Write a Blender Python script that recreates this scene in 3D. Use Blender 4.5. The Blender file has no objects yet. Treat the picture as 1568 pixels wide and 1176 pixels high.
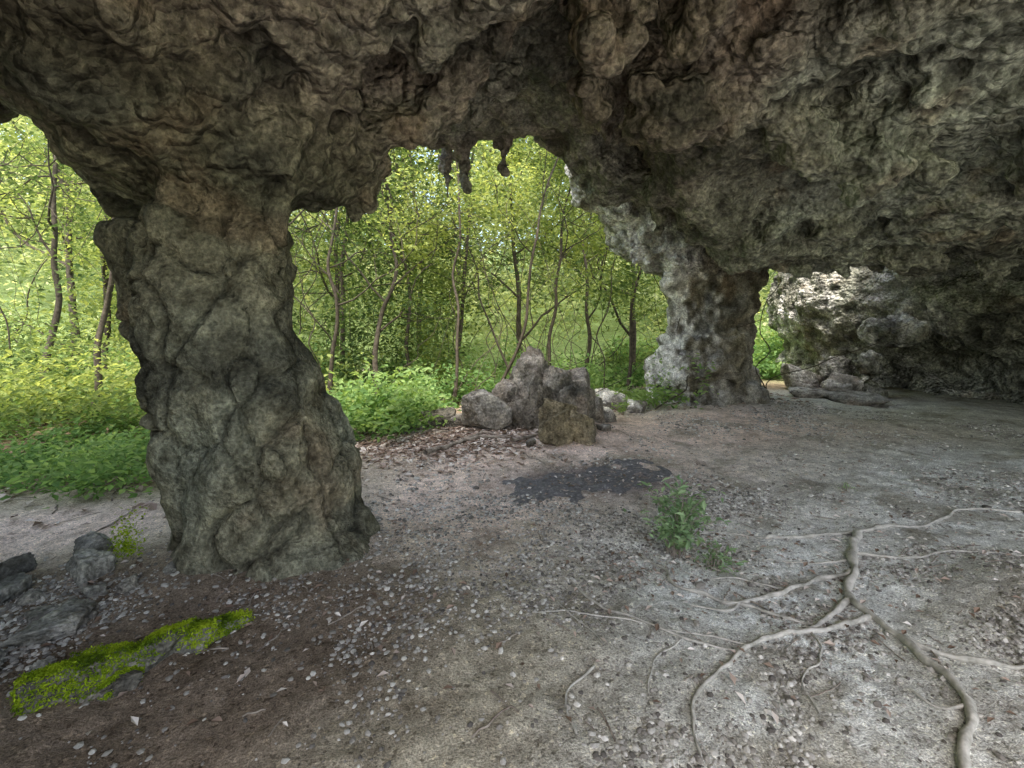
import bpy, math, time
import numpy as np
T0=time.time()
R=np.random.default_rng(7)
sc=bpy.context.scene
# ---------------------------------------------------------------- noise
TAB=np.random.default_rng(3).random((64,64,64)).astype(np.float32)
def vn(x,y,z):
    x=np.asarray(x,np.float32);y=np.asarray(y,np.float32);z=np.asarray(z,np.float32)
    xi=np.floor(x);yi=np.floor(y);zi=np.floor(z)
    fx=x-xi;fy=y-yi;fz=z-zi
    fx=fx*fx*(3-2*fx);fy=fy*fy*(3-2*fy);fz=fz*fz*(3-2*fz)
    a=xi.astype(np.int32)&63;b=yi.astype(np.int32)&63;c=zi.astype(np.int32)&63
    a1=(a+1)&63;b1=(b+1)&63;c1=(c+1)&63
    l=lambda p,q,t:p+(q-p)*t
    r0=l(l(TAB[a,b,c],TAB[a1,b,c],fx),l(TAB[a,b1,c],TAB[a1,b1,c],fx),fy)
    r1=l(l(TAB[a,b,c1],TAB[a1,b,c1],fx),l(TAB[a,b1,c1],TAB[a1,b1,c1],fx),fy)
    return l(r0,r1,fz)*2-1
def fbm(x,y,z,s,o=4,g=.5):
    t=0;a=1;k=s
    for i in range(o):
        t=t+a*vn(x*k+17.3*i,y*k+5.1*i,z*k+9.7*i);a*=g;k*=2.03
    return t
def worley(x,y,z,s):
    x=x*s;y=y*s;z=z*s
    xi=np.floor(x).astype(np.int32);yi=np.floor(y).astype(np.int32);zi=np.floor(z).astype(np.int32)
    best=np.full(x.shape,9.,np.float32);sec=best.copy()
    for i in(-1,0,1):
        for j in(-1,0,1):
            for k in(-1,0,1):
                a=xi+i;b=yi+j;c=zi+k
                px=a+TAB[a&63,b&63,c&63];py=b+TAB[(a+13)&63,(b+7)&63,(c+29)&63];pz=c+TAB[(a+31)&63,(b+41)&63,(c+3)&63]
                d=((px-x)**2+(py-y)**2+(pz-z)**2).astype(np.float32)
                sec=np.minimum(sec,np.maximum(best,d));best=np.minimum(best,d)
    return np.sqrt(best),np.sqrt(sec)
def smin(a,b,k):
    h=np.clip(.5+.5*(b-a)/k,0,1);return b+(a-b)*h-k*h*(1-h)
def smax(a,b,k): return -smin(-a,-b,k)
def sst(a,b,x):
    t=np.clip((x-a)/(b-a),0,1);return t*t*(3-2*t)
def polysdf(X,Y,P):
    P=np.array(P,float);d=np.full(X.shape,1e9);ins=np.zeros(X.shape,bool)
    n=len(P)
    for i in range(n):
        ax,ay=P[i];bx,by=P[(i+1)%n];ex=bx-ax;ey=by-ay
        wx=X-ax;wy=Y-ay;t=np.clip((wx*ex+wy*ey)/(ex*ex+ey*ey),0,1)
        d=np.minimum(d,(wx-ex*t)**2+(wy-ey*t)**2)
        c=((ay>Y)!=(by>Y))&(X<(bx-ax)*(Y-ay)/((by-ay) if by!=ay else 1e-9)+ax)
        ins^=c
    return np.where(ins,-1,1)*np.sqrt(d)
# ---------------------------------------------------------------- mesh helpers
def mkmesh(name,V,F,mats=(),smooth=True,mi=None,attrs=None,parent=None):
    me=bpy.data.meshes.new(name)
    Fs=F if isinstance(F,list) else [F]
    Fs=[np.asarray(f,np.int32) for f in Fs if len(f)]
    li=np.concatenate([f.ravel() for f in Fs])
    cnt=np.concatenate([np.full(len(f),f.shape[1],np.int32) for f in Fs])
    st=np.concatenate([[0],np.cumsum(cnt)[:-1]]).astype(np.int32)
    V=np.asarray(V,np.float32)
    me.vertices.add(len(V));me.vertices.foreach_set('co',V.ravel())
    me.loops.add(len(li));me.loops.foreach_set('vertex_index',li)
    me.polygons.add(len(cnt));me.polygons.foreach_set('loop_start',st);me.polygons.foreach_set('loop_total',cnt)
    for m in mats: me.materials.append(m)
    if mi is not None: me.polygons.foreach_set('material_index',np.asarray(mi,np.int32))
    me.polygons.foreach_set('use_smooth',np.full(len(cnt),smooth,bool))
    me.update(calc_edges=True)
    if attrs:
        for k,(dom,typ,arr) in attrs.items():
            a=me.attributes.new(k,typ,dom)
            if typ=='FLOAT': a.data.foreach_set('value',np.asarray(arr,np.float32).ravel())
            else:
                arr=np.asarray(arr,np.float32)
                if arr.shape[1]==3: arr=np.concatenate([arr,np.ones((len(arr),1),np.float32)],1)
                a.data.foreach_set('color',arr.ravel())
    ob=bpy.data.objects.new(name,me);sc.collection.objects.link(ob)
    if parent: ob.parent=parent
    return ob
class Acc:
    def __init__(s): s.V=[];s.Q=[];s.n=0
    def add(s,V,Q): s.V.append(V);s.Q.append(np.asarray(Q)+s.n);s.n+=len(V)
    def get(s): return np.concatenate(s.V),np.concatenate(s.Q)
def tube(P,rad,sides=7,rough=0):
    P=np.asarray(P,float);n=len(P);rad=np.asarray(rad,float)
    t=np.gradient(P,axis=0);t/=np.linalg.norm(t,axis=1)[:,None]+1e-9
    up=np.array([0,0,1.]) if abs(t[:,2]).mean()<.8 else np.array([1.,0,0])
    u=np.cross(t,up);u/=np.linalg.norm(u,axis=1)[:,None]+1e-9;v=np.cross(t,u)
    a=np.arange(sides)/sides*2*np.pi
    rr=rad[:,None]*(1+rough*(R.random((n,sides))-.5))
    V=P[:,None,:]+rr[...,None]*(np.cos(a)[None,:,None]*u[:,None]+np.sin(a)[None,:,None]*v[:,None])
    i=np.arange(n-1)[:,None];j=np.arange(sides)[None];j2=(j+1)%sides
    Q=np.stack([i*sides+j,i*sides+j2,(i+1)*sides+j2,(i+1)*sides+j],-1).reshape(-1,4)
    return V.reshape(-1,3),Q
def spline(P,n=8):
    P=np.asarray(P,float);E=np.vstack([2*P[0]-P[1],P,2*P[-1]-P[-2]]);o=[]
    for i in range(len(P)-1):
        a,b,c,d=E[i:i+4]
        for t in np.arange(n)/n:
            o.append(.5*((2*b)+(-a+c)*t+(2*a-5*b+4*c-d)*t*t+(-a+3*b-3*c+d)*t**3))
    o.append(P[-1]);return np.array(o)
def leaves(C,size,up=.3,asp=.45,fold=.15,seed=1):
    r=np.random.default_rng(seed);N=len(C)
    nrm=r.normal(size=(N,3));nrm/=np.linalg.norm(nrm,axis=1)[:,None]
    nrm[:,2]=np.abs(nrm[:,2]);nrm=nrm*(1-up)+np.array([0,0,1])*up;nrm/=np.linalg.norm(nrm,axis=1)[:,None]
    a=r.normal(size=(N,3));u=np.cross(nrm,a);u/=np.linalg.norm(u,axis=1)[:,None]+1e-9;v=np.cross(nrm,u)
    s=np.broadcast_to(size,(N,))*(.6+.8*r.random(N))
    L=s[:,None]*.5;W=L*asp
    V=np.stack([C-u*L,C-v*W+nrm*W*fold*2+u*L*.1,C+u*L,C+v*W+nrm*W*fold*2+u*L*.1],1).reshape(-1,3)
    Q=np.arange(N*4).reshape(-1,4)
    cn=fbm(C[:,0],C[:,1],C[:,2],.55,3)
    return V,Q,np.clip(.45*r.random(N)+.28+.36*cn,0,1)
# ---------------------------------------------------------------- materials
def newmat(name):
    m=bpy.data.materials.new(name);m.use_nodes=True;nt=m.node_tree
    for n in list(nt.nodes):nt.nodes.remove(n)
    return m,nt
def N(nt,t,**k):
    n=nt.nodes.new(t)
    for a,b in k.items(): setattr(n,a,b)
    return n
def ramp(nt,src,pts):
    n=nt.nodes.new('ShaderNodeValToRGB');e=n.color_ramp.elements
    while len(e)<len(pts):e.new(.5)
    for el,(p,c) in zip(e,pts): el.position=p;el.color=(*c,1) if len(c)==3 else c
    nt.links.new(src,n.inputs[0]);return n.outputs[0]
def mixc(nt,f,a,b,mode='MIX'):
    n=nt.nodes.new('ShaderNodeMix');n.data_type='RGBA';n.blend_type=mode
    for s,v in((0,f),(6,a),(7,b)):
        if hasattr(v,'links'): nt.links.new(v,n.inputs[s])
        else: n.inputs[s].default_value=v if s==0 else (*v,1)
    return n.outputs[2]
def noise(nt,co,s,d=6,r=.6,dist=0):
    n=N(nt,'ShaderNodeTexNoise');n.inputs['Scale'].default_value=s;n.inputs['Detail'].default_value=d
    n.inputs['Roughness'].default_value=r;n.inputs['Distortion'].default_value=dist
    nt.links.new(co,n.inputs['Vector']);return n.outputs['Fac']
def voro(nt,co,s,feat='F1',out='Distance'):
    n=N(nt,'ShaderNodeTexVoronoi');n.feature=feat;n.inputs['Scale'].default_value=s
    nt.links.new(co,n.inputs['Vector']);return n.outputs[out]
def math_(nt,op,a,b=0.):
    n=N(nt,'ShaderNodeMath',operation=op)
    for i,v in enumerate((a,b)):
        if hasattr(v,'links'):nt.links.new(v,n.inputs[i])
        else:n.inputs[i].default_value=v
    return n.outputs[0]
def finish(nt,col,h=None,dist=.02,strength=1.,rough=.9,spec=.2):
    b=N(nt,'ShaderNodeBsdfPrincipled');b.inputs['Roughness'].default_value=rough
    b.inputs['Specular IOR Level'].default_value=spec
    if hasattr(col,'links'):nt.links.new(col,b.inputs['Base Color'])
    else:b.inputs['Base Color'].default_value=(*col,1)
    if h is not None:
        bp=N(nt,'ShaderNodeBump');bp.inputs['Distance'].default_value=dist;bp.inputs['Strength'].default_value=strength
        nt.links.new(h,bp.inputs['Height']);nt.links.new(bp.outputs[0],b.inputs['Normal'])
    o=N(nt,'ShaderNodeOutputMaterial');nt.links.new(b.outputs[0],o.inputs[0]);return b
def rockmat(name,bd=.03,vs=16.,vstr=.7,nstr=1.1,fs=34.):
    m,nt=newmat(name);co=N(nt,'ShaderNodeNewGeometry').outputs['Position']
    n2=noise(nt,co,6,4,.62);n3=noise(nt,co,fs,3,.7)
    base=N(nt,'ShaderNodeAttribute',attribute_name='rock').outputs['Color']
    dk=ramp(nt,n2,[(.30,(.42,.40,.37)),(.5,(.95,.95,.95)),(.68,(1.5,1.48,1.42))])
    col=mixc(nt,1.,base,dk,'MULTIPLY')
    sp=ramp(nt,n3,[(.3,(.42,.42,.42)),(.5,(1,1,1)),(.70,(1.8,1.8,1.8))])
    col=mixc(nt,.9,col,sp,'MULTIPLY')
    v=voro(nt,co,vs)
    h=math_(nt,'ADD',math_(nt,'MULTIPLY',n2,nstr),math_(nt,'MULTIPLY',v,-vstr))
    h=math_(nt,'ADD',h,math_(nt,'MULTIPLY',n3,.5))
    finish(nt,col,h,bd,1.,.92,.15);return m
M_ceil=rockmat('cave_rock',.07,13.,1.2,.6,26.)
M_pil=rockmat('pillar_rock',.05,9.,.2,1.5,34.)
M_bld=rockmat('boulder_rock',.03,20.,.4)
def rockcol(x,y,z,pal,pale,cav_shade):
    """mineral, algae and soot colouring of the limestone; cav = shade painted into pits and cracks"""
    c=[np.array(k) for k in pal];n=fbm(x,y,z,.8,4)*.6+.5;m=fbm(x+9,y,z,2.2,4)
    o=c[0]+(c[1]-c[0])*sst(.1,.5,n)[:,None];o=o+(c[2]-o)*sst(.5,.95,n)[:,None]
    o=o+(np.array([.30,.20,.13])-o)*(.3*sst(.35,.9,m))[:,None]
    o=o+(np.array([.06,.06,.05])-o)*(.75*sst(.25,.8,fbm(x+3,y+7,z,1.5,4)))[:,None]
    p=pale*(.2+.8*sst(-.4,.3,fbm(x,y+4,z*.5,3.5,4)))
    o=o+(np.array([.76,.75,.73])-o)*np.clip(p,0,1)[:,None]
    return o*(1-.5*np.clip(cav_shade,0,1))[:,None]  # crevice shade painted into the rock colour
def leafmat(name,cols,trans=.45):
    m,nt=newmat(name)
    at=N(nt,'ShaderNodeAttribute',attribute_name='rnd').outputs['Fac']
    col=ramp(nt,at,[(.15,cols[0]),(.5,cols[1]),(.85,cols[2])])
    d=N(nt,'ShaderNodeBsdfDiffuse')
    t=N(nt,'ShaderNodeBsdfTranslucent')
    nt.links.new(col,d.inputs['Color'])
    tc=mixc(nt,1.,col,(1.5,1.4,.85),'MULTIPLY');nt.links.new(tc,t.inputs[0])
    mx=N(nt,'ShaderNodeMixShader');mx.inputs[0].default_value=trans
    nt.links.new(d.outputs[0],mx.inputs[1]);nt.links.new(t.outputs[0],mx.inputs[2])
    o=N(nt,'ShaderNodeOutputMaterial');nt.links.new(mx.outputs[0],o.inputs[0]);return m
M_leaf=leafmat('tree_leaves',((.055,.095,.04),(.155,.225,.085),(.42,.48,.17)),.5)
M_far=leafmat('far_leaves_haze',((.17,.225,.13),(.32,.38,.21),(.56,.60,.36)),.5)  # paler than the near leaves: haze painted into the colour
M_herb=leafmat('herb_leaves',((.07,.14,.05),(.15,.27,.10),(.33,.46,.18)))
M_plant=leafmat('plant_leaves',((.12,.20,.11),(.22,.34,.18),(.36,.49,.28)),.3)
M_moss=leafmat('moss_tufts',((.09,.14,.02),(.20,.30,.02),(.42,.53,.04)),.3)
def litmat():
    m,nt=newmat('dry_leaves')
    at=N(nt,'ShaderNodeAttribute',attribute_name='rnd').outputs['Fac']
    col=ramp(nt,at,[(0,(.12,.08,.055)),(.3,(.27,.19,.14)),(.6,(.45,.36,.30)),(.9,(.74,.68,.62))])
    finish(nt,col,None,rough=.8);return m
M_lit=litmat()
def barkmat(name,a,b):
    m,nt=newmat(name);co=N(nt,'ShaderNodeNewGeometry').outputs['Position']
    n=noise(nt,co,14,3,.7);col=ramp(nt,n,[(.3,a),(.7,b)]);finish(nt,col,n,.01,1.);return m
M_bark=barkmat('bark',(.035,.03,.024),(.13,.11,.085))
M_root=barkmat('root_bark',(.28,.27,.23),(.64,.61,.55))
M_stick=barkmat('stick_wood',(.12,.09,.07),(.45,.40,.34))
def gravmat():
    m,nt=newmat('gravel_stone')
    at=N(nt,'ShaderNodeAttribute',attribute_name='rnd').outputs['Fac']
    col=ramp(nt,at,[(0,(.11,.10,.09)),(.3,(.26,.24,.21)),(.75,(.46,.44,.40)),(1,(.72,.69,.63))])
    finish(nt,col);return m
M_grav=gravmat()
# ---------------------------------------------------------------- ground
def mound(x,y,cx,cy,rx,ry): 
    return np.exp(-(((x-cx)/rx)**2+((y-cy)/ry)**2))
def gz(x,y,fine=True):
    x=np.asarray(x,float);y=np.asarray(y,float);o=np.zeros_like(x)
    z=.07*fbm(x,y,o,.45,3)
    if fine: z=z+.020*fbm(x,y,o+3.3,2.6,5)
    z=z+.12*mound(x,y,-2.0,3.55,1.1,.9)+.18*mound(x,y,3.3,2.5,.7,.55)+.12*mound(x,y,.6,7.4,1.6,1.0)
    z=z+.10*mound(x,y,4.1,9.8,1.8,1.5)-.06*mound(x,y,1.4,2.8,1.0,1.2)
    z=z+.35*sst(5.0,10,y)*sst(-2.5,-7,x)
    dist=np.hypot(x,y);z=z+sst(14,90,dist)*16*np.where(y>0,1,.3)+.5*fbm(x,y,o+7,.07,2)*sst(11,25,dist)
    return z
def axis(segs):
    o=[segs[0][0]]
    for a,b,d in segs:
        n=max(1,int(round((b-a)/d)));o+=list(np.linspace(a,b,n+1)[1:])
    return np.array(o)
gx=axis([(-300,-60,30),(-60,-14,2),(-14,-5,.2),(-5,5,.02),(5,13,.07),(13,60,2),(60,300,30)])
gy=axis([(-300,-60,30),(-60,-6,2),(-6,1.4,.12),(1.4,5.5,.02),(5.5,14,.06),(14,60,1.5),(60,300,30)])
GX,GY=np.meshgrid(gx,gy,indexing='ij');GZ=gz(GX,GY)
near=(sst(14,10,np.hypot(GX,GY)))
o_=np.zeros_like(GX)
GZ=GZ+near*(.006*fbm(GX,GY,o_+1.7,12,4,.6))
tan=np.array([.74,.60,.51]);grey=np.array([.55,.54,.48]);dark=np.array([.21,.16,.12]);outc=np.array([.27,.21,.15]);lime_lit=np.array([.74,.77,.76]);olive=np.array([.42,.38,.29])
nz=fbm(GX,GY,o_+5,.8,4);nz2=fbm(GX,GY,o_+11,2.3,4)
def mixa(c,d,f): return c+(d-c)*f[...,None]
col=np.broadcast_to(olive,GX.shape+(3,)).copy()
col=mixa(col,grey,sst(.2,1.6,GX+.5*nz-.15*(GY-3)))
col=mixa(col,lime_lit,.9*np.clip(mound(GX,GY,1.9,3.0,1.3,.9)*(1+.9*nz+.4*nz2),0,1))  # pale floor, painted lighter and cooler as a pool of light
col=mixa(col,lime_lit*.95,.85*np.clip(mound(GX,GY,4.4,4.6,2.2,1.5)*(1+.9*nz+.5*nz2),0,1))  # the painted light pool carried on further right
path=np.clip(mound(GX,GY,.8,6.0,2.5,1.8)+mound(GX,GY,-.5,4.3,.75,1.0)+mound(GX,GY,3.4,7.6,2.8,1.2)+mound(GX,GY,-3.6,3.6,1.2,.5),0,1)
col=mixa(col,tan,np.clip(path*1.1+.35*nz*path,0,1))
col=mixa(col,np.array([.30,.27,.20]),np.clip(.6*sst(.25,.7,nz2)*sst(-1,.5,GX),0,1))
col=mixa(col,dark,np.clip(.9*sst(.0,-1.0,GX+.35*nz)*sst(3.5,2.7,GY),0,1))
col=mixa(col,np.array([.34,.27,.22]),.85*mound(GX,GY,3.3,2.45,.6,.45))
col=mixa(col,np.array([.16,.14,.14]),np.clip(.75*mound(GX,GY,.9,4.95,.8,.42)*(1+nz),0,.8))
outm=np.clip(sst(6.3,8.0,GY+.5*nz)*sst(1.6,.2,GX)+sst(4.3,5.2,GY+.4*nz)*sst(-2.2,-3,GX)+sst(10.8,12,GY)+sst(14,18,np.hypot(GX,GY)),0,1)
col=mixa(col,outc,outm)
col=mixa(col,np.array([.20,.27,.11]),sst(13,18,np.hypot(GX,GY)))
ni,nj=GX.shape;ii,jj=np.meshgrid(np.arange(ni-1),np.arange(nj-1),indexing='ij')
Q=np.stack([ii*nj+jj,(ii+1)*nj+jj,(ii+1)*nj+jj+1,ii*nj+jj+1],-1).reshape(-1,4)
def groundmat():
    m,nt=newmat('cave_floor_soil');co=N(nt,'ShaderNodeNewGeometry').outputs['Position']
    c=N(nt,'ShaderNodeAttribute',attribute_name='soil').outputs['Color']
    n1=noise(nt,co,2.4,5,.7,.3);n2=noise(nt,co,13,5,.75);n3=noise(nt,co,120,2,.7)
    v=voro(nt,co,75,out='Color')
    col=mixc(nt,1.,c,ramp(nt,n1,[(.3,(.6,.57,.54)),(.5,(1,1,1)),(.7,(1.28,1.28,1.28))]),'MULTIPLY')
    col=mixc(nt,1.,col,ramp(nt,n2,[(.3,(.6,.58,.56)),(.5,(1,1,1)),(.7,(1.3,1.3,1.3))]),'MULTIPLY')
    col=mixc(nt,.8,col,ramp(nt,n3,[(.3,(.4,.4,.4)),(.5,(1,1,1)),(.7,(1.7,1.7,1.7))]),'MULTIPLY')
    col=mixc(nt,.8,col,ramp(nt,v,[(.12,(.4,.38,.36)),(.25,(1,1,1)),(.8,(1,1,1)),(.9,(1.6,1.58,1.5))]),'MULTIPLY')
    h=math_(nt,'ADD',math_(nt,'MULTIPLY',n2,.8),math_(nt,'MULTIPLY',n3,.45))
    finish(nt,col,h,.018,1.,.95,.1);return m
M_gr=groundmat()
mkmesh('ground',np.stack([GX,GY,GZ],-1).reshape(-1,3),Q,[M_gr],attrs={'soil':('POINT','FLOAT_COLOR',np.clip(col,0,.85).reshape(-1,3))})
print('ground',time.time()-T0)
# ---------------------------------------------------------------- cave rock
xs=axis([(-7.5,-3.3,.07),(-3.3,-.7,.023),(-.7,6,.038),(6,13.5,.075)]).astype(np.float32)
ys=axis([(-3,2,.09),(2,4.6,.03),(4.6,11,.046),(11,15,.08)]).astype(np.float32)
zs=axis([(-.35,4.7,.032),(4.7,6.6,.13)]).astype(np.float32)
X2,Y2=np.meshgrid(xs,ys,indexing='ij')
ctrl=np.array([(-7,0,3.7),(-5,2,3.7),(-4.2,3.8,3.5),(-3.6,3.8,3.1),(-3.3,3.8,2.8),(-2.4,3.6,2.55),(-2.4,2.4,3.15),(-1.6,3.9,2.6),(-1.3,4.1,2.72),(-1.35,4.9,3.5),(-1.2,3.0,3.4),
 (-1.0,5.8,3.9),(-.2,6.2,4.0),(.5,6.3,3.95),(1.1,6.6,3.55),(1.7,6.9,3.3),(2.8,7.1,2.95),(3.3,7.1,2.65),(3.9,7.2,2.55),(5,7.2,2.6),(0,3,3.75),(0,0,3.8),(2,3,3.75),(4,3,3.6),(5,5,3.2),(7.5,7,2.6),(7,4,3.1),(9.5,5,2.5),(0,5,4.05),(2,5,3.6),(3.5,5.5,3.2),
 (1.5,9,4.0),(2.1,9,3.3),(2.9,9,2.65),(4,8.8,2.85),(2,7.9,4.1),(2.8,8,3.8),(3.6,8,3.4),(6,9.5,3.1),(8,9.5,3.1),(5.6,11.5,2.9),(7,12,2.85),(8,12.5,2.9),(7,-1,3.6),(-3,0,3.8),(9,11,2.8)],float)
def rbf(P,X,Y,c=.3):
    A=np.sqrt((P[:,None,0]-P[None,:,0])**2+(P[:,None,1]-P[None,:,1])**2+c*c)
    m=P[:,2].mean();w=np.linalg.solve(A-1e-3*np.eye(len(P)),P[:,2]-m);o=np.zeros_like(X,dtype=float)
    for i in range(len(P)): o+=w[i]*np.sqrt((X-P[i,0])**2+(Y-P[i,1])**2+c*c)
    return o+m
H=np.clip(rbf(ctrl,X2,Y2),2.1,4.7)
reg=polysdf(X2,Y2,[(-7.6,4.0),(-3.0,4.05),(-1.9,4.35),(-1.25,4.3),(-1.25,5.0),(-1.05,6.1),(-.2,6.5),(.7,6.7),(1.15,7.8),(1.3,9.4),(2.4,10.3),(4.4,10.7),(5.3,10.4),(5.9,9.7),(7.4,9.9),(8.6,10.6),(9.4,12),(9.8,15),(14,15),(14,-1.5),(9,-1.4),(4,-1.3),(1,-1.6),(-1,-2.4),(-7.6,-2.7)])  # unseen far-right notch and rear edge cut back to let light in
reg=reg+.16*fbm(X2,Y2,X2*0,.9,3)
wal=polysdf(X2,Y2,[(8.2,15),(8.0,12.6),(8.4,11.3),(9.3,10.1),(10.2,8.8),(10.7,6),(10.4,3),(9.6,.5),(14,.5),(14,15)])
shade_wall=polysdf(X2,Y2,[(-7.6,2.7),(-5.6,2.6),(-4.9,1.4),(-4.3,-.6),(-3.0,-1.7),(-1.6,-2.1),(-1.6,-3.2),(-8,-3.2)])+.2*fbm(X2,Y2,X2*0+4,.9,3)  # unseen left and rear wall, added to keep light off the left foreground
wal=np.minimum(wal,shade_wall)
Z=zs[None,None,:]
X=xs[:,None,None];Y=ys[None,:,None]
F=(H.astype(np.float32)[...,None]-Z)*np.float32(.85)
F=smax(F,reg.astype(np.float32)[...,None],np.float32(.3))
def pillar(zz,l,r,b,cy):
    zz=np.array(zz);o=np.argsort(zz);l=np.array(l)[o];r=np.array(r)[o];zz=zz[o];b=np.array(b)[o]
    cx=np.interp(zs,zz,(l+r)/2).astype(np.float32);a=np.interp(zs,zz,(r-l)/2).astype(np.float32);bb=np.interp(zs,zz,b).astype(np.float32)
    q=np.sqrt(((X-cx)/a)**2+((Y-np.float32(cy))/bb)**2)
    return (q-1)*np.minimum(a,bb)
P1=pillar([3.4,2.75,2.5,2.40,2.33,1.89,1.6,1.41,1.11,.87,.58,.336,.044,-.35],
 [-3.3,-2.85,-2.60,-2.60,-2.82,-2.80,-2.78,-2.66,-2.53,-2.46,-2.38,-2.40,-2.50,-2.62],
 [-1.2,-1.5,-1.66,-1.68,-1.67,-1.62,-1.58,-1.49,-1.38,-1.27,-1.15,-1.19,-1.07,-.95],
 [.75,.6,.50,.50,.56,.56,.56,.56,.56,.58,.6,.6,.68,.76],3.5)
F=smin(F,P1,np.float32(.2));del P1
P2=pillar([3.3,2.67,2.27,1.6,1.2,1.0,.53,0,-.35],[2.6,3.0,3.2,3.15,2.95,2.8,2.8,2.85,2.85],[5.6,5.3,5.1,5.0,4.98,4.98,5.0,5.14,5.2],[1.1,.9,.8,.8,.85,.9,.95,1.0,1.0],9.8)
F=smin(F,P2,np.float32(.25));del P2
F=smin(F,(wal.astype(np.float32)[...,None]+np.float32(0)*Z)+np.float32(.22)*np.sin(Z*2.1),np.float32(.4))
F=np.maximum(F,Z-np.float32(5.7)+np.float32(1.1)*sst(7,9.5,Y).astype(np.float32))
def local(cx,cy,cz,rx,ry,rz,pad,fn):
    i0,i1=np.searchsorted(xs,[cx-rx-pad,cx+rx+pad]);j0,j1=np.searchsorted(ys,[cy-ry-pad,cy+ry+pad]);k0,k1=np.searchsorted(zs,[cz-rz-pad,cz+rz+pad])
    s=(slice(i0,i1),slice(j0,j1),slice(k0,k1))
    F[s]=fn(F[s],xs[i0:i1][:,None,None],ys[j0:j1][None,:,None],zs[k0:k1][None,None,:])
def cave(cx,cy,cz,rx,ry,rz,k=.2):
    def fn(f,x,y,z):
        q=(np.sqrt(((x-cx)/rx)**2+((y-cy)/ry)**2+((z-cz)/rz)**2)-1)*min(rx,ry,rz)
        return smax(f,-q,np.float32(k))
    local(cx,cy,cz,rx,ry,rz,.6,fn)
def blob(cx,cy,cz,rx,ry,rz,k=.2):
    def fn(f,x,y,z):
        q=(np.sqrt(((x-cx)/rx)**2+((y-cy)/ry)**2+((z-cz)/rz)**2)-1)*min(rx,ry,rz)
        return smin(f,q,np.float32(k))
    local(cx,cy,cz,rx,ry,rz,.6,fn)
def fang(cx,cy,zt,r,L,k=.12):
    def fn(f,x,y,z):
        rr=np.hypot(x-cx-.05*vn(cx*7+z*0,cy+z*0,z*4),y-cy);t=np.clip((z-zt)/L,0,1)
        q=np.where(z<zt,np.sqrt(rr**2+(z-zt)**2),(rr-r*t**.6)*.9)+.04*vn(x*8+z*0,y*8+z*0,z*7)
        return smin(f,q,np.float32(k))
    local(cx,cy,zt+L*.6,r+.3,r+.3,L,.2,fn)
# low dark alcove behind a natural arch leg in the far wall
cave(9.2,10.6,.70,.62,1.5,.95,.12);cave(10.0,9.6,.65,.75,1.6,.75,.12);cave(10.6,8.2,.6,.9,1.3,.65,.15);cave(10.1,6.6,.6,1.1,1.2,.6)
blob(8.05,10.5,.3,.26,.35,1.1,.2);blob(8.35,10.4,1.55,.5,.35,.28,.2);blob(7.9,11.6,.3,.5,.5,.5,.2)
for a in [(.3,4.0,3.9,.5,.4,.35),(-.9,3.6,3.55,.35,.3,.3),(3.0,4.2,3.6,.6,.4,.35),(4.6,3.4,3.6,.5,.5,.35),(1.6,5.9,3.75,.5,.3,.3),(-3.4,2.9,3.4,.6,.35,.3),(6.2,5.6,3.15,.5,.4,.3),(2.0,3.2,3.9,.4,.35,.3)]: cave(*a,.12)
for a in [(-.3,3.0,4.0,.9,.35,.55),(3.9,4.7,3.4,1.1,.35,.45),(1.2,4.3,3.95,.8,.3,.45),(5.2,4.3,3.3,.5,.6,.45)]: blob(*a,.25)
band=np.abs(F)<.55
bi=np.nonzero(band);bx=xs[bi[0]];by=ys[bi[1]];bz=zs[bi[2]]
wx=bx+.25*vn(bx*1.3,by*1.3,bz*1.3);wz=bz+.25*vn(bx*1.3+9,by*1.3,bz*1.3)
onp=np.maximum(sst(.0,.8,1.2-np.hypot((bx+2.1)/1.3,(by-3.5)/1.1))*sst(2.8,2.3,bz),0)
amp=1-.8*onp
dn=.20*vn(wx*.9,by*.9,wz*.9)*(1-.5*onp)
r1=np.abs(vn(wx*1.5+4,by*1.5,wz*1.4));r2=vn(wx*3.6,by*3.6+3,wz*3.6)
dn=dn+amp*(.28*(.25-r1)+.09*r2)+.02*vn(bx*7.,by*7.,bz*6.5)*(1-.5*onp)+.10*onp*vn(bx*3.0,by*3.0,bz*1.3)+.02
F[bi]+=dn.astype(np.float32)
del band,bi,wx,wz,r1,r2
for a in [(-.87,6.3,3.40,.09,.5),(-.60,6.2,3.36,.12,.5),(-.12,6.3,3.62,.10,.4),(-1.3,4.15,2.62,.15,.35),(-1.45,4.2,2.5,.12,.3),
          (5.1,7.2,2.3,.16,.6),(3.7,7.0,2.35,.14,.5),(3.2,7.0,2.42,.2,.5),(2.2,6.9,2.9,.16,.4),(6.2,7.4,2.35,.2,.6),(4.6,6.4,2.6,.16,.5),(7.4,7.2,2.15,.25,.6),(5.6,6.0,2.7,.16,.5),(1.0,5.0,3.45,.14,.5),(-.3,4.6,3.6,.14,.45),(2.4,9.2,2.8,.25,.7),(6.8,6.6,2.5,.15,.4),(3.0,6.2,2.95,.14,.4),(4.2,7.2,2.4,.15,.4),(5.7,7.3,2.4,.2,.4)]:
    fang(*a)
F[0]=F[-1]=1;F[:,0]=F[:,-1]=1;F[:,:,0]=F[:,:,-1]=1
print('sdf',F.shape,time.time()-T0)
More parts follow.
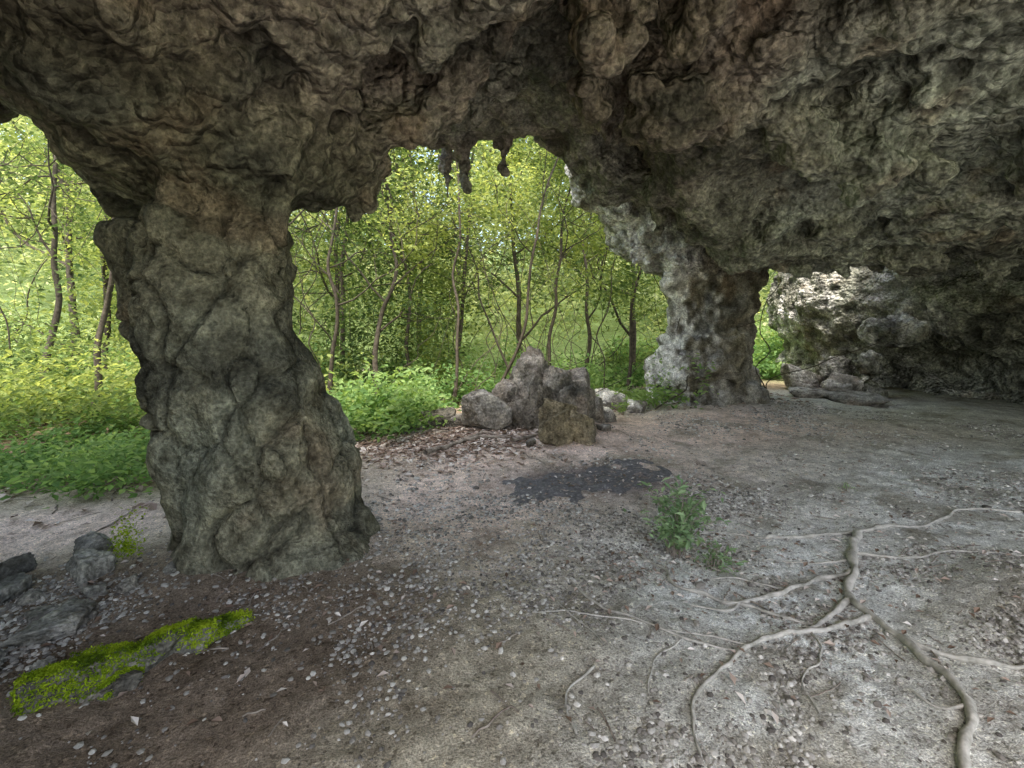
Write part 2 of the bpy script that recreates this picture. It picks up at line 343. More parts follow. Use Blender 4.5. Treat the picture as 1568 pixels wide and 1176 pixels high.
def nets(F,xs,ys,zs):
    s=F<0
    c=np.zeros(tuple(n-1 for n in F.shape),np.int8)
    for i in(0,1):
        for j in(0,1):
            for k in(0,1): c+=s[i:i+c.shape[0],j:j+c.shape[1],k:k+c.shape[2]]
    A=np.nonzero((c>0)&(c<8));ids=np.full(c.shape,-1,np.int32);ids[A]=np.arange(len(A[0]))
    V=np.zeros((len(A[0]),3));n=np.zeros(len(A[0]))
    cor=[(i,j,k) for i in(0,1) for j in(0,1) for k in(0,1)]
    for p in cor:
        for ax in range(3):
            if p[ax]: continue
            q=list(p);q[ax]=1
            f0=F[A[0]+p[0],A[1]+p[1],A[2]+p[2]];f1=F[A[0]+q[0],A[1]+q[1],A[2]+q[2]]
            m=(f0<0)!=(f1<0);t=np.where(m,f0/np.where(m,f0-f1,1),0)
            P=[xs[A[0]+p[0]],ys[A[1]+p[1]],zs[A[2]+p[2]]];g=(xs,ys,zs)[ax]
            P[ax]=P[ax]+t*(g[A[ax]+1]-g[A[ax]])
            V+=np.stack(P,1)*m[:,None];n+=m
    V/=n[:,None];Fs=[]
    def em(m,off,cells):
        I=[w+o for w,o in zip(np.nonzero(m[0]),off)]
        q=np.stack([ids[I[0]+a,I[1]+b,I[2]+d] for a,b,d in cells],1)
        ins=s[I[0],I[1],I[2]];q[~ins]=q[~ins][:,::-1];Fs.append(q)
    em([s[:-1,1:-1,1:-1]!=s[1:,1:-1,1:-1]],(0,1,1),[(0,-1,-1),(0,0,-1),(0,0,0),(0,-1,0)])
    em([s[1:-1,:-1,1:-1]!=s[1:-1,1:,1:-1]],(1,0,1),[(-1,0,-1),(-1,0,0),(0,0,0),(0,0,-1)])
    em([s[1:-1,1:-1,:-1]!=s[1:-1,1:-1,1:]],(1,1,0),[(-1,-1,0),(0,-1,0),(0,0,0),(-1,0,0)])
    return V,np.concatenate(Fs)
V,Q=nets(F,xs,ys,zs);del F
def relax(V,Q,it):
    n=len(V);cnt=np.zeros(n)
    for k in range(4): cnt+=np.bincount(Q[:,k],minlength=n)*3
    for _ in range(it):
        fs=V[Q].sum(1);o=np.zeros_like(V)
        for k in range(4):
            c=fs-V[Q[:,k]]
            for a in range(3): o[:,a]+=np.bincount(Q[:,k],c[:,a],n)
        V=.35*V+.65*o/cnt[:,None]
    return V
V=relax(V,Q,3)
def vnorm(V,Q):
    n=np.cross(V[Q[:,2]]-V[Q[:,0]],V[Q[:,3]]-V[Q[:,1]]);o=np.zeros_like(V)
    for k in range(4):
        for a in range(3): o[:,a]+=np.bincount(Q[:,k],n[:,a],len(V))
    return o/(np.linalg.norm(o,axis=1)[:,None]+1e-9)
nr=vnorm(V,Q);x,y,z=V.T
pl=sst(.0,.8,1.3-np.hypot((x+2.1)/1.3,(y-3.5)/1.1))*sst(2.9,2.3,z)
f1,f2=worley(x+.15*vn(x*2.5,y*2.5,z*2.5),y+.15*vn(x*2.5,y*2.5+5,z*2.5),z,3.4);g1,g2=worley(x+.04*vn(x*7,y*7,z*7),y+.04*vn(x*7+7,y*7,z*7),z,7.5)
pit=sst(.2,.6,vn(x*5.5+3,y*5.5,z*5.5))
d=(1-pl*.9)*(.11*(.62-f1)+.085*(.5-g1)-.05*pit)+.012*fbm(x,y,z,9,2)
k1,k2=worley(x*1.1+.12*vn(x*3,y*3,z*3),y*1.1+.1*vn(x*3,y*3,z*3+5),z*.5+.1*vn(x*3,y*3,z*3),2.5)
m1,m2=worley(x+.06*vn(x*5,y*5,z*5),y+.06*vn(x*5,y*5+5,z*5),z*.8+.06*vn(x*5+8,y*5,z*5),4.2)
strata=vn(x*.8,y*.8,z*4.5+.6*vn(x*1.5,y*1.5,z))
cn=sst(-.2,.5,vn(x*2+5,y*2,z*1.5))
d+=pl*(-.06*sst(.07,.0,k2-k1)+.07*(.5-k1)-.03*cn*sst(.07,0,m2-m1)+.05*(.5-m1)*cn+.02*strata+.035*fbm(x,y,z*.8,4,4)-.035*pit)
V=V+nr*d[:,None];nr=vnorm(V,Q);x,y,z=V.T
cav_shade=np.clip(sst(.02,-.08,d)+.4*pit,0,1)*(1-pl)+pl*np.clip(sst(.07,.0,k2-k1)+.5*cn*sst(.07,0,m2-m1),0,1)  # pits and cracks that get the painted shade
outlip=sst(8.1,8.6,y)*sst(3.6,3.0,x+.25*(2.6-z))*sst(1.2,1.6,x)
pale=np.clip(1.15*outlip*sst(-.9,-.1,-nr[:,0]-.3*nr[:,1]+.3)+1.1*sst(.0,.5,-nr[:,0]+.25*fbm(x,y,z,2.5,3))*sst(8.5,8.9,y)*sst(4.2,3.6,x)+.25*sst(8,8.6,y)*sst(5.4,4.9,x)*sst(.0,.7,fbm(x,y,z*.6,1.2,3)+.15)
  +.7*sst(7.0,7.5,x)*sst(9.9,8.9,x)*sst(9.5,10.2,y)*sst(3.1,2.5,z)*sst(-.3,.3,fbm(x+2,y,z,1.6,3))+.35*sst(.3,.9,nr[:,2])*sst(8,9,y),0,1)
cen=V[Q].mean(1)
left=(cen[:,0]>-3.5)&(cen[:,0]<-.7)&(cen[:,1]>2.5)&(cen[:,1]<4.6)&(cen[:,2]<2.5)
right=(cen[:,0]>2.3)&(cen[:,0]<5.9)&(cen[:,1]>8.3)&(cen[:,1]<11.3)&(cen[:,2]<2.55)
wallm=((cen[:,0]>6.6)|(cen[:,0]<-4)|(cen[:,1]<-.5))&(cen[:,2]<2.5)&~right  # far wall, plus the unseen light-blocking wall at left and rear
rest=~(left|right|wallm)
CP=rockcol(x,y,z,((.14,.135,.095),(.205,.195,.14),(.22,.23,.18)),pale,cav_shade)
CR=rockcol(x,y,z,((.15,.135,.10),(.205,.185,.14),(.22,.235,.18)),pale,cav_shade)
CC=rockcol(x,y,z,((.165,.14,.11),(.215,.185,.155),(.24,.235,.20)),pale,cav_shade)
CG=rockcol(x,y,z,((.185,.185,.15),(.26,.265,.215),(.31,.33,.28)),pale,cav_shade)
CC=CC+(CG-CC)*(sst(1.2,3.2,x+.6*fbm(x,y,z,.7,3)))[:,None]
CC=CC+(CP-CC)*(sst(3.4,2.5,z)*sst(.5,-1.2,x))[:,None]
CC=CC+(CR-CC)*(sst(8,8.6,y)*sst(6.6,6,x))[:,None]
CC=np.clip(CC,.02,.8)
def sub(name,mask,mat):
    q=Q[mask];u,inv=np.unique(q,return_inverse=True)
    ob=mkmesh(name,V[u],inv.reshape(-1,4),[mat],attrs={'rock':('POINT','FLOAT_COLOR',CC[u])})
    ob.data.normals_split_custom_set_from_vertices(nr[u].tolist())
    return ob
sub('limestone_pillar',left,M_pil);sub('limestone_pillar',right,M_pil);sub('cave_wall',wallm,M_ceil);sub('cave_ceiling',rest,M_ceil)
print('cave',len(V),time.time()-T0)
# ---------------------------------------------------------------- boulders
def ico(sub):
    import bmesh
    bm=bmesh.new();bmesh.ops.create_icosphere(bm,subdivisions=sub,radius=1);V=np.array([v.co[:] for v in bm.verts]);Fc=np.array([[v.index for v in f.verts] for f in bm.faces]);bm.free()
    return V,Fc
IV,IF=ico(6);IV1,IF1=ico(1)
PALD=((.15,.13,.105),(.21,.19,.16),(.26,.25,.225))
def boulder(name,x,y,sx,sy,sz,seed,sink=.2,mat=None,rot=0,pale_=0.,zo=0.,parent=None,k=38,nf=7,pal=PALD,rg=1.,jit=.3):
    """broken limestone: six tilted faces plus corner chips, then weathered"""
    r=np.random.default_rng(seed);n6=np.vstack([np.eye(3),-np.eye(3)])+r.normal(size=(6,3))*jit
    n=np.vstack([n6,r.normal(size=(nf,3))]);n/=np.linalg.norm(n,axis=1)[:,None]
    d=np.concatenate([.62+.22*r.random(6),.76+.2*r.random(nf)]);t=IV@n.T;rad=np.where(t>.05,d/np.maximum(t,.05),9)
    rad=-np.log(np.exp(-np.minimum(rad,3)*k).sum(1))/k;P=IV*np.minimum(rad,1.3)[:,None]
    q=P+seed*3.1;f=fbm(q[:,0],q[:,1],q[:,2],1.9,5,.55);w1,w2=worley(q[:,0]+.1*f,q[:,1],q[:,2],1.9)
    dd=rg*(.09*f-.035*sst(.08,0,w2-w1)-.07*np.abs(vn(*(q*4.3).T))+.04*vn(*(q*8).T))+.04
    P=P*(1+dd)[:,None]
    P=P*np.array([sx,sy,sz]);c,s=math.cos(rot),math.sin(rot)
    P=P@np.array([[c,s,0],[-s,c,0],[0,0,1]])
    P+=np.array([x,y,float(gz(x,y))+sz*(1-sink*2)*.8+zo])
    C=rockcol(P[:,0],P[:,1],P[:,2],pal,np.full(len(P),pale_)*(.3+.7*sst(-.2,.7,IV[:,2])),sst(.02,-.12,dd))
    return mkmesh(name,P,IF,[mat or M_bld],attrs={'rock':('POINT','FLOAT_COLOR',C)},parent=parent)
OCH=((.18,.15,.10),(.27,.225,.145),(.23,.20,.15))
for a in [(.42,8.0,.56,.45,.74,111,.14,.2,1.2),(.98,8.05,.50,.40,.56,12,.14,.15,1.2),(-.02,7.85,.32,.3,.44,63,.12,.25,1.1),(.72,7.45,.30,.28,.56,62,.12,.1,1.2),(1.22,7.5,.24,.22,.30,91,.12,.1,1),(-.30,6.95,.42,.32,.30,113,.12,.25,.7),(.16,6.9,.20,.20,.30,14,.12,.05,1),
          (.46,6.85,.24,.22,.42,92,.12,.05,1),(.92,6.85,.26,.24,.40,28,.12,.05,1),(-.66,7.7,.18,.16,.12,83,.2,.2,1),(1.35,6.9,.1,.1,.07,84,.2,.2,1),(.25,6.1,.09,.08,.06,85,.2,.2,1),(1.55,7.7,.16,.14,.12,86,.2,.2,1),
          (-1.12,7.4,.30,.24,.22,17,.2,0,1),(-1.45,7.25,.18,.15,.12,65,.2,.1,1),(-.80,7.2,.16,.13,.12,66,.2,.2,1),(-1.6,7.0,.12,.1,.08,67,.2,0,1),(1.45,9.0,.28,.24,.2,18,.2,.9,1),(1.95,9.4,.34,.28,.24,19,.2,1,1),(1.75,8.7,.16,.14,.12,69,.2,.9,1),(2.4,9.0,.2,.2,.15,20,.2,.8,1),
          (7.0,11.4,.45,.45,.42,21,.2,.8,1),(7.5,10.7,.42,.4,.36,22,.2,.7,1),(6.6,10.5,.55,.35,.14,23,.2,.5,1),(7.1,9.8,.8,.4,.14,24,.2,.35,1),(6.7,10.9,.25,.2,.2,25,.2,.8,1)]:
    boulder('boulder',*a[:7],pale_=a[7],rot=a[5],rg=a[8])
boulder('boulder',.62,6.3,.30,.22,.24,15,.12,pal=OCH,rot=.3);boulder('boulder',.95,6.3,.24,.2,.24,16,.12,pal=OCH,rot=1.1);boulder('boulder',.68,6.6,.26,.2,.34,94,.12,pal=OCH,rot=.7)
for a in [(-2.62,2.92,.15,.12,.10,31),(-2.80,3.15,.12,.1,.09,32),(-2.5,2.5,.08,.07,.04,34),(-2.45,2.12,.11,.09,.06,35),(-2.95,2.75,.13,.11,.08,36),(-2.25,2.75,.07,.06,.05,37),(-2.34,2.45,.19,.13,.07,33),(-2.72,2.35,.10,.09,.07,38),(-3.2,3.0,.12,.11,.08,39),(-2.15,2.15,.06,.05,.03,40),(-2.9,2.5,.08,.07,.05,43),(-2.4,2.7,.06,.05,.04,45),(-2.1,2.9,.05,.05,.03,46),(-2.7,2.65,.06,.05,.04,47)]:
    boulder('boulder',*a,.25,M_bld,rot=a[5],pale_=.15,pal=((.17,.155,.13),(.23,.22,.19),(.28,.28,.26)))
ml=bpy.data.objects.new('mossy_rock',None);sc.collection.objects.link(ml)
CM=[];rr_=np.random.default_rng(77)
for i,(mx,my,a,b,h) in enumerate([(-1.98,2.03,.15,.10,.08),(-1.84,2.13,.16,.11,.09),(-1.70,2.25,.15,.09,.08),(-1.58,2.35,.13,.08,.08),(-1.48,2.45,.09,.06,.05),(-1.75,2.08,.10,.07,.04)]):
    r=boulder('rock_ledge',mx,my,a,b,h,141+i,.25,M_bld,rot=.6+.3*rr_.normal(),parent=ml)
    co=np.array([v.co[:] for v in r.data.vertices]);no=np.array([v.normal[:] for v in r.data.vertices])
    m=(no[:,2]>.25+.5*fbm(co[:,0],co[:,1],co[:,2],9,3))
    if i==5: m&=fbm(co[:,0],co[:,1],co[:,2],12,2)>.2
    pts=co[m];n_=int(4600*(a/.15));pick=R.integers(0,len(pts),n_);CM.append(pts[pick]+R.normal(size=(n_,3))*np.array([.008,.008,.005])+np.array([0,0,.005]))
C=np.concatenate(CM)
v,q,rn=leaves(C,.014,.1,.45,.2,5);rn=np.clip(rn+.5*fbm(C[:,0],C[:,1],C[:,2],12,3),0,1);mkmesh('moss',v,q,[M_moss],False,attrs={'rnd':('FACE','FLOAT',rn)},parent=ml)
C=np.stack([-2.50+.04*R.normal(size=500),3.05+.05*R.normal(size=500),0.12+.12*np.abs(R.normal(size=500))],1)
v,q,rn=leaves(C,.022,.2,.5,.2,6);mkmesh('moss_tuft',v,q,[M_moss],False,attrs={'rnd':('FACE','FLOAT',rn)})
# ---------------------------------------------------------------- roots
roots=[([(2.63,3.60),(2.35,3.29),(2.18,3.0),(2.03,2.776),(2.0,2.504),(1.995,2.259),(1.888,1.953),(1.65,1.745),(1.5,1.55)],.027,.014),
([(2.03,2.776),(1.747,2.589),(1.536,2.425)],.018,.009),
([(2.0,2.571),(1.672,2.477),(1.372,2.375),(1.117,2.259),(.898,2.114),(.749,1.92),(.653,1.704)],.015,.005),
([(2.2,3.08),(2.13,3.03),(1.725,2.916),(1.318,2.743),(1.169,2.844),(1.037,2.916),(1.034,3.156),(.922,3.388)],.016,.008),
([(1.318,2.743),(1.513,2.618),(1.656,2.532)],.012,.007),
([(1.916,3.62),(2.29,3.62),(2.67,3.657),(3.096,3.74),(3.558,3.905)],.014,.010),
([(1.98,2.46),(2.035,2.304),(2.18,2.194),(2.32,2.133),(2.49,2.09)],.013,.010),
([(.353,2.954),(.597,2.589),(.901,2.351),(1.117,2.259)],.006,.006),
([(.286,2.711),(.458,2.259)],.005,.004),([(.365,2.17),(.274,2.057),(.229,1.92),(.224,1.77)],.006,.005),
([(1.888,1.953),(1.75,1.95),(1.7,2.05)],.008,.004),([(1.318,2.743),(1.2,2.65),(1.0,2.7)],.009,.004),
([(1.725,2.916),(1.5,3.05),(1.3,3.02),(1.15,3.1)],.007,.003),([(1.2,2.3),(1.0,2.4),(.8,2.42)],.006,.003),([(2.3,3.25),(2.0,3.2),(1.75,3.3)],.007,.003),([(1.6,2.45),(1.5,2.25),(1.3,2.1),(1.25,1.9)],.006,.003),([(.9,2.36),(.7,2.2),(.6,1.95)],.004,.003),
([(3.5,3.9),(3.9,4.1),(4.5,4.0),(5.2,4.2)],.010,.006),([(1.93,3.62),(1.6,3.75),(1.3,3.7)],.008,.004),([(2.4,3.35),(2.7,3.2),(3.1,3.25),(3.6,3.1)],.009,.005),([(.7,2.45),(.4,2.6),(.1,2.55)],.004,.003)]
A=Acc()
for P,r0,r1 in roots:
    S=spline(P,12);S=S+.014*np.stack([vn(S[:,0]*9,S[:,1]*9,S[:,0]*0),vn(S[:,0]*9+5,S[:,1]*9,S[:,0]*0)],1)+.035*np.stack([vn(S[:,0]*3,S[:,1]*3,S[:,0]*0),vn(S[:,0]*3+5,S[:,1]*3,S[:,0]*0)],1)
    n=len(S);rad=np.linspace(r0,r1,n)*(1+.35*vn(S[:,0]*14,S[:,1]*14,np.full(n,2.)));rad[0]*=.5;rad[-1]*=.3
    A.add(*tube(np.column_stack([S,gz(S[:,0],S[:,1])+rad*.4+.006]),rad,10,.2))
v,q=A.get();mkmesh('tree_roots',v,q,[M_root])
# ---------------------------------------------------------------- gravel + litter + sticks
def scatter(n,fn,box):
    o=[];c=0
    while c<n:
        x=R.uniform(box[0],box[1],n*2);y=R.uniform(box[2],box[3],n*2);k=R.random(n*2)<fn(x,y);o.append(np.stack([x[k],y[k]],1));c+=k.sum()
        if k.sum()==0:break
    return np.concatenate(o)[:n]
def pebbles(name,P,smin_,smax_,pw=3):
    n=len(P);s=smin_+(smax_-smin_)*R.random(n)**pw
    B=IV1[None]*(1+.5*(R.random((n,len(IV1),1))-.5));B=B*(np.stack([.8+.5*R.random(n),.7+.4*R.random(n),.45+.3*R.random(n)],1)*s[:,None])[:,None,:]
    a=R.random(n)*6.28;c,sn=np.cos(a)[:,None],np.sin(a)[:,None]
    W=np.stack([B[...,0]*c-B[...,1]*sn,B[...,0]*sn+B[...,1]*c,B[...,2]],-1)
    W+=np.stack([P[:,0],P[:,1],gz(P[:,0],P[:,1])+.15*s],1)[:,None]
    Fq=(IF1[None]+(np.arange(n)*len(IV1))[:,None,None]).reshape(-1,3)
    return mkmesh(name,W.reshape(-1,3),Fq,[M_grav],False,attrs={'rnd':('FACE','FLOAT',np.repeat(R.random(n)**1.1,len(IF1)))})
cl=lambda x,y:np.clip(.45+1.3*fbm(x,y,x*0+8,1.1,3),0.03,1)
P=scatter(40000,lambda x,y:cl(x,y)*np.clip(.06+mound(x,y,1.0,2.0,.9,.5)+mound(x,y,2.2,2.0,.7,.4)+.5*mound(x,y,2.5,3.6,1.5,1)+.6*mound(x,y,-2.4,2.1,.6,.5)+.2*mound(x,y,0,3,1,1),0,1),(-3.2,4.2,1.4,4.6))
pebbles('gravel',P,.004,.017)
P=scatter(16000,lambda x,y:cl(x,y)*np.where((y>6.5)&(x<.5),.3,1)*np.where(x>1.5,1,.5),(-2,8,4.0,9.5));pebbles('gravel',P,.006,.024,4)
P=scatter(180,lambda x,y:cl(x,y),(-3,5,1.8,8));pebbles('pebbles',P,.012,.04,3)
def litter(name,P,size,seed):
    C=np.column_stack([P,gz(P[:,0],P[:,1])+.008+.012*R.random(len(P))]);v,q,rn=leaves(C,size,.7,.5,.3,seed)
    mkmesh(name,v,q,[M_lit],False,attrs={'rnd':('FACE','FLOAT',np.random.default_rng(seed).random(len(P)))})
P=scatter(3800,lambda x,y:np.clip(mound(x,y,-1.1,6.7,1.0,.9)*1.2+.9*mound(x,y,-.3,6.3,.5,.4),0,1),(-3,1,5,9));litter('leaf_litter',P,.085,21)
P=scatter(9000,lambda x,y:np.clip(sst(4.4,5.4,y)*sst(-1,-2.5,x)+sst(8.2,9.5,y)+.4*sst(3.2,4,y)*sst(-2.6,-3,x),0,1),(-12,6,3.0,16));litter('leaf_litter',P,.10,22)
P=scatter(2000,lambda x,y:.6*mound(x,y,.75,3.1,.22,.15)+.05+.2*mound(x,y,1.5,3.4,.6,.4)+.2*mound(x,y,.9,4.9,.7,.4),(-3,5,1.8,7));litter('leaf_litter',P,.042,23)
A=Acc()
for i in range(250):
    if i<60: x,y=R.normal(-.7,.7),R.normal(6.7,.5);L=R.uniform(.2,.8)
    elif i<205: x,y=R.uniform(-1.5,3.5),R.uniform(1.8,5.5);L=R.uniform(.04,.2)
    elif i<220: x,y=R.uniform(-3,-1),R.uniform(2.2,3.1);L=R.uniform(.05,.25)
    else: x,y=R.uniform(-6,-3),R.uniform(3.5,6);L=R.uniform(.2,.6)
    a=R.random()*3.14;t=np.linspace(-.5,.5,6);S=np.stack([x+L*t*math.cos(a)+.03*L*R.normal(size=6),y+L*t*math.sin(a)+.03*L*R.normal(size=6)],1)
    rr=.002+.016*R.random()*L;A.add(*tube(np.column_stack([S,gz(S[:,0],S[:,1])+rr+.01*R.random()]),np.full(6,rr),6,.3))
v,q=A.get();mkmesh('fallen_twigs',v,q,[M_stick])
for x,y,a,L,rr in [(-.75,6.1,.9,1.0,.035),(-.35,6.35,.1,.6,.028),(-1.3,6.9,-.2,.8,.025),(.25,6.35,.5,.5,.03),(-.2,6.5,-.4,.5,.02)]:
    t=np.linspace(-.5,.5,9);S=np.stack([x+L*t*math.cos(a)+.02*R.normal(size=9),y+L*t*math.sin(a)+.02*R.normal(size=9)],1)
    v,q=tube(np.column_stack([S,gz(S[:,0],S[:,1])+rr*1.4]),rr*np.linspace(1,.5,9),8,.2);mkmesh('fallen_log',v,q,[M_stick])
pc=np.array([(.04,4.85),(.02,4.6),(.08,4.32),(.45,4.4),(.95,4.62),(1.45,4.8),(1.75,5.1),(1.62,5.5),(1.15,5.45),(.7,5.2)])
u=np.arange(-.3,2.1,.03);w=np.arange(4.1,5.8,.03);UX,UY=np.meshgrid(u,w,indexing='ij')
D=polysdf(UX,UY,pc)+.12*fbm(UX,UY,UX*0,4,4);nj=len(w);i,j=np.meshgrid(np.arange(len(u)-1),np.arange(nj-1),indexing='ij')
Q_=np.stack([i*nj+j,(i+1)*nj+j,(i+1)*nj+j+1,i*nj+j+1],-1).reshape(-1,4);k=(D.ravel()[Q_]<.12).all(1)
m,nt=newmat('ash_soil');co_=N(nt,'ShaderNodeNewGeometry').outputs['Position'];n_=noise(nt,co_,25,4,.75);finish(nt,ramp(nt,n_,[(.3,(.09,.085,.09)),(.55,(.18,.17,.17)),(.75,(.40,.38,.37))]),n_,.02)
mkmesh('fire_ash',np.stack([UX,UY,gz(UX,UY)+.008-.22*np.clip(D,-.0,.2)+.014*fbm(UX,UY,UX*0,10,3)],-1).reshape(-1,3),Q_[k],[m])
# ---------------------------------------------------------------- small plants in the cave
def herbplant(name,x,y,h,w,stems,lf,ls,seed,mat=M_plant):
    e=bpy.data.objects.new(name,None);sc.collection.objects.link(e);r=np.random.default_rng(seed);A=Acc();C=[]
    for s in range(stems):
        a=r.random()*6.28;L=h*(.4+.7*r.random());sp=w*(.2+.8*r.random());t=np.linspace(0,1,7)
        S=np.stack([x+.03*r.normal()+sp*math.cos(a)*t**1.4,y+.03*r.normal()+sp*math.sin(a)*t**1.4,L*np.sin(t*1.7)/1.0],1);S[:,2]+=float(gz(x,y))
        A.add(*tube(S,np.linspace(.004,.0015,7),5));
        tt=r.uniform(.15,1,lf);base=np.stack([np.interp(tt,t,S[:,k]) for k in range(3)],1);C.append(base+r.normal(size=(lf,3))*np.array([.028,.028,.018]))
    v,q=A.get();mkmesh('stems',v,q,[M_stick],parent=e);C=np.concatenate(C);v,q,rn=leaves(C,ls,.45,.42,.2,seed);mkmesh('foliage',v,q,[mat],False,attrs={'rnd':('FACE','FLOAT',np.clip(rn*1.3,0,1))},parent=e)
herbplant('weed_plant',1.20,3.42,.46,.34,44,20,.06,51);herbplant('weed_plant',1.38,3.2,.14,.22,14,12,.045,56)
herbplant('weed_plant',.74,8.8,.4,.3,10,25,.09,52,M_herb);herbplant('weed_plant',3.3,4.6,.07,.06,6,8,.03,53);herbplant('weed_plant',2.0,8.7,.25,.25,8,14,.07,54,M_herb)
# ---------------------------------------------------------------- undergrowth
def under(name,n,fn,box,hmax,ls,per,seed,mat=M_herb,wid=.16):
    P=scatter(n,fn,box);h=hmax*(.25+.75*R.random(n)**2)*(1+.8*fbm(P[:,0],P[:,1],P[:,0]*0,.6,2));idx=np.repeat(np.arange(n),per)
    t=R.random(n*per)**.6;off=R.normal(size=(n*per,2))*wid*(.4+.6*t[:,None])
    C=np.column_stack([P[idx]+off,gz(P[idx,0],P[idx,1])+h[idx]*t+.02]);v,q,rn=leaves(C,ls,.4,.5,.2,seed)
    rn=np.clip(rn*.75+.3*t,0,1);return mkmesh(name,v,q,[mat],False,attrs={'rnd':('FACE','FLOAT',rn)})
patch=lambda x,y:sst(-.30,.2,fbm(x,y,x*0+2,1.1,3))*.95+.05
under('undergrowth',1250,lambda x,y:patch(x,y)*sst(3.9,5.1,y+.35*fbm(x,y,x*0,.9,2)+.12*(x+4))*sst(-2.3,-3.2,x),(-11,-2.3,3.7,9),.42,.08,22,61)
under('undergrowth',420,lambda x,y:patch(x+3,y)*sst(5.6,7,y)*sst(-2.3,-3.2,x),(-11,-2.6,5.6,10),1.5,.10,60,66,M_leaf,.22)
under('undergrowth',1500,lambda x,y:patch(x,y)*sst(8.5,9.9,y+.5*fbm(x,y,x*0,.9,2)+.3*sst(-1,-2.5,x)*3),(-9,4,7,14),.8,.11,26,62)
under('undergrowth',150,lambda x,y:mound(x,y,-2.0,7.6,.6,.8),(-3.4,-1.1,6.2,9),.75,.11,36,63)
under('undergrowth',1300,lambda x,y:x*0+1,(4,13,13.2,20),1.0,.14,26,64)
# ---------------------------------------------------------------- trees
def tree(x,y,h,r0,lean=(0,0),seed=0,nb=9,start=.35,lf=60,ls=.12,spread=.35,wob=.15,name='forest_tree'):
    r=np.random.default_rng(seed+100);e=bpy.data.objects.new(name,None);sc.collection.objects.link(e);A=Acc();tips=[]
    n=14;t=np.linspace(0,1,n);wv=np.cumsum(r.normal(size=(n,2))*wob,0)*t[:,None]**.5;z0=float(gz(x,y))-.05
    S=np.stack([x+lean[0]*t+wv[:,0],y+lean[1]*t+wv[:,1],z0+h*t],1);rad=r0*(1-.8*t)*(1+.5*np.exp(-t*25))
    S=spline(S,3);rad=np.interp(np.linspace(0,1,len(S)),t,rad);A.add(*tube(S,rad,8,.1))
    def branch(p,d,L,rb,lev):
        k=7;P=[p]
        for i in range(k):
            d=d+r.normal(size=3)*.22+np.array([0,0,.05]);d/=np.linalg.norm(d);P.append(P[-1]+d*L/k)
        P=np.array(P);A.add(*tube(P,np.linspace(rb,rb*.25,k+1),5))
        for i in range(3,k+1): tips.append((P[i],.22+.1*lev if lev<2 else .22))
        if lev<2:
            for c in range(3):
                i=r.integers(2,k);dd=d+r.normal(size=3)*.8;dd/=np.linalg.norm(dd);branch(P[i],dd,L*.6,rb*.5,lev+1)
    for b in range(nb):
        f=start+(1-start)*(b+r.random())/nb;i=min(int(f*len(S)),len(S)-1);a=r.random()*6.28
        d=np.array([math.cos(a),math.sin(a),.35+.6*r.random()]);d/=np.linalg.norm(d);branch(S[i],d,h*spread*(1.25-f)*(.6+.6*r.random()),max(rad[i]*.55,.008),0)
    v,q=A.get();mkmesh('trunk',v,q,[M_bark],parent=e)
    C=[]
    for p,s in tips:
        m=int(lf*(.2+r.random())) if r.random()<.62 else 0
        if m: C.append(p+r.normal(size=(m,3))*np.array([s,s,s*.45]))
    C=np.concatenate(C);v,q,rn=leaves(C,ls,.35,.5,.2,seed+7);mkmesh('crown',v,q,[M_leaf],False,attrs={'rnd':('FACE','FLOAT',rn)},parent=e)
T=[(-2.9,10,6.5,.065,(.1,.3),10,.2,.5),(-2.3,11,8,.05,(-.9,.2),8,.35,.4),(-1.2,9.6,9,.035,(.05,0),7,.5,.3),(-.45,10.4,8,.04,(2.6,.3),8,.4,.35),(.95,12,9,.05,(.1,.2),9,.3,.35),
(2.75,11.2,8.5,.04,(.1,0),6,.45,.3),(-3.6,9.2,7,.045,(-.3,.5),9,.25,.45),(.1,11.5,8,.03,(-2.4,.5),8,.3,.4),(1.9,13,9,.06,(-.5,0),10,.2,.4),(-1.6,13,10,.06,(.6,0),10,.2,.4),
(-6.6,7.4,8,.05,(.2,.2),9,.3,.4),(-8.5,8.6,8,.06,(.3,0),10,.3,.4),(-7.2,10,9,.07,(.5,0),10,.3,.4),(-5.2,9.5,8,.06,(0,0),10,.25,.45),(-9.5,11,9,.08,(0,0),10,.25,.45),(-10.5,8.5,8,.07,(.4,0),10,.25,.45),
(-4.5,12.5,10,.07,(0,0),10,.15,.4),(0.3,15,11,.09,(0,0),12,.12,.4),(3.6,14,10,.09,(0,0),12,.12,.4),(-3.0,15.5,11,.09,(0,0),12,.12,.4),(7.5,18.5,9,.09,(.3,0),10,.2,.4),(-8.2,14,10,.1,(0,0),11,.2,.4),(-12,13,10,.1,(0,0),11,.2,.4),(-6,16,10,.1,(0,0),11,.15,.4)]
for i,(x,y,h,r0,ln,nb,st,spd) in enumerate(T):
    tree(x,y,h,r0,ln,i,nb,st,18 if y<13 else 22,.095 if y<13 else .14,spd)
A=Acc()
for i in range(130):
    x=R.uniform(-12,5);y=R.uniform(8.8,16)
    h=R.uniform(1.5,7);n=10;t=np.linspace(0,1,n);w=np.cumsum(R.normal(size=(n,2))*.14,0);lx=R.normal()*1.8
    S=np.stack([x+w[:,0]+lx*t**1.5,y+w[:,1],float(gz(x,y))+h*t],1);r0=R.uniform(.005,.018);A.add(*tube(spline(S,3),np.linspace(r0,r0*.35,(n-1)*3+1),5))
v,q=A.get();mkmesh('sapling_stems',v,q,[M_bark])
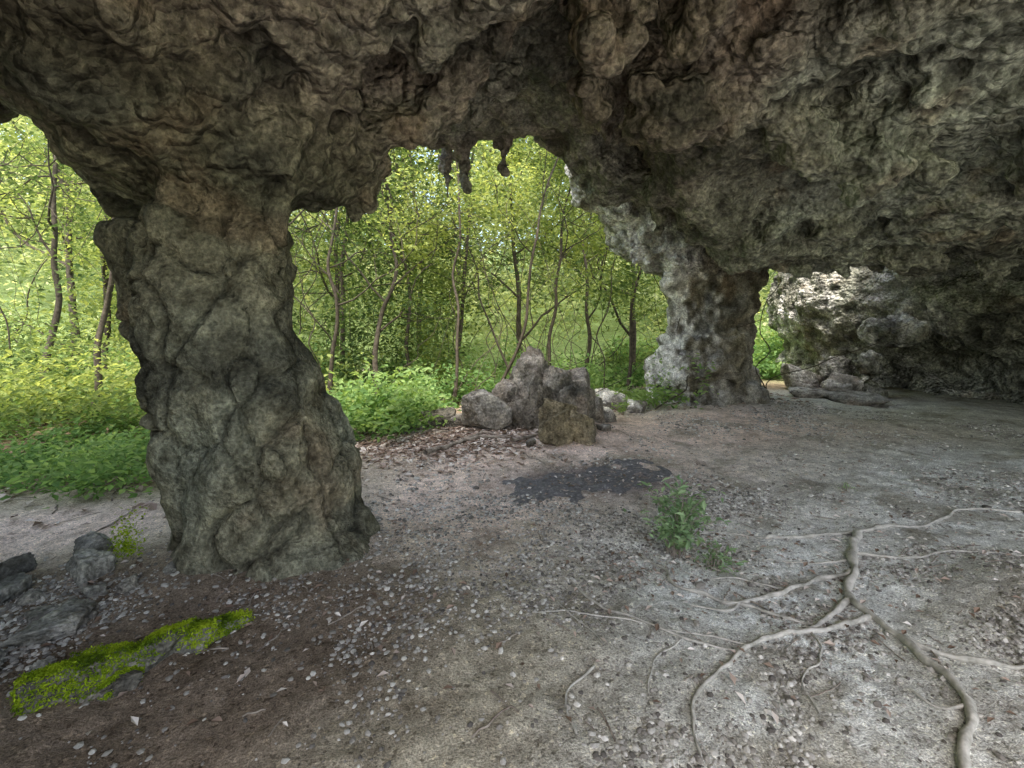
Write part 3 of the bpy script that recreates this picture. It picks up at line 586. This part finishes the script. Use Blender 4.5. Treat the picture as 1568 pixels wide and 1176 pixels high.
def mass(name,n,per,box,zr,s,ls,seed,mat,thr):
    x=R.uniform(box[0],box[1],n*4);y=R.uniform(box[2],box[3],n*4);z=zr[0]+(zr[1]-zr[0])*R.random(n*4)
    k=fbm(x,y,z*1.2,.33,3)>thr;x,y,z=x[k][:n],y[k][:n],z[k][:n];n=len(x)
    idx=np.repeat(np.arange(n),per);C=np.stack([x,y,z+gz(x,y)],1)[idx]+R.normal(size=(n*per,3))*np.array([s,s,s*.5]);v,q,rn=leaves(C,ls,.35,.5,.2,seed)
    mkmesh(name,v,q,[mat],False,attrs={'rnd':('FACE','FLOAT',rn)})
mass('shrub_foliage',1300,30,(-14,5,10.5,16),(.2,4.2),.3,.12,71,M_leaf,.1)
mass('distant_forest_foliage',3800,30,(-34,26,17,30),(.2,15),.6,.27,72,M_far,.0)
mass('distant_forest_foliage',3000,30,(-60,50,30,50),(.2,16),1.3,.55,73,M_far,-.3)
print('forest',time.time()-T0)
# ---------------------------------------------------------------- light, sky, camera
EL,AZ=math.radians(62),math.radians(195)   # sun high, behind the camera
w=bpy.data.worlds.new('World');sc.world=w;w.use_nodes=True;nt=w.node_tree
bg=nt.nodes['Background'];sk=nt.nodes.new('ShaderNodeTexSky');sk.sky_type='NISHITA';sk.sun_disc=False
sk.sun_elevation=EL;sk.sun_rotation=AZ;sk.air_density=1.2;sk.dust_density=5;sk.ozone_density=1
nt.links.new(sk.outputs[0],bg.inputs[0]);bg.inputs[1].default_value=.66
L=bpy.data.lights.new('sun','SUN');L.energy=5;L.angle=math.radians(4);L.color=(1,.96,.88);lo=bpy.data.objects.new('sun',L);sc.collection.objects.link(lo)
from mathutils import Vector
sd=Vector((math.sin(AZ)*math.cos(EL),math.cos(AZ)*math.cos(EL),math.sin(EL)))
lo.rotation_euler=sd.to_track_quat('Z','Y').to_euler()
cam=bpy.data.cameras.new('camera');co=bpy.data.objects.new('camera',cam);sc.collection.objects.link(co);sc.camera=co
co.location=(0,0,1.6);co.rotation_euler=(math.radians(90),0,0);cam.sensor_width=36;cam.lens=16.53;cam.shift_y=-.056;cam.clip_start=.05;cam.clip_end=2000
sc.view_settings.view_transform='Standard';sc.view_settings.look='None';sc.view_settings.exposure=0
print('done',time.time()-T0)
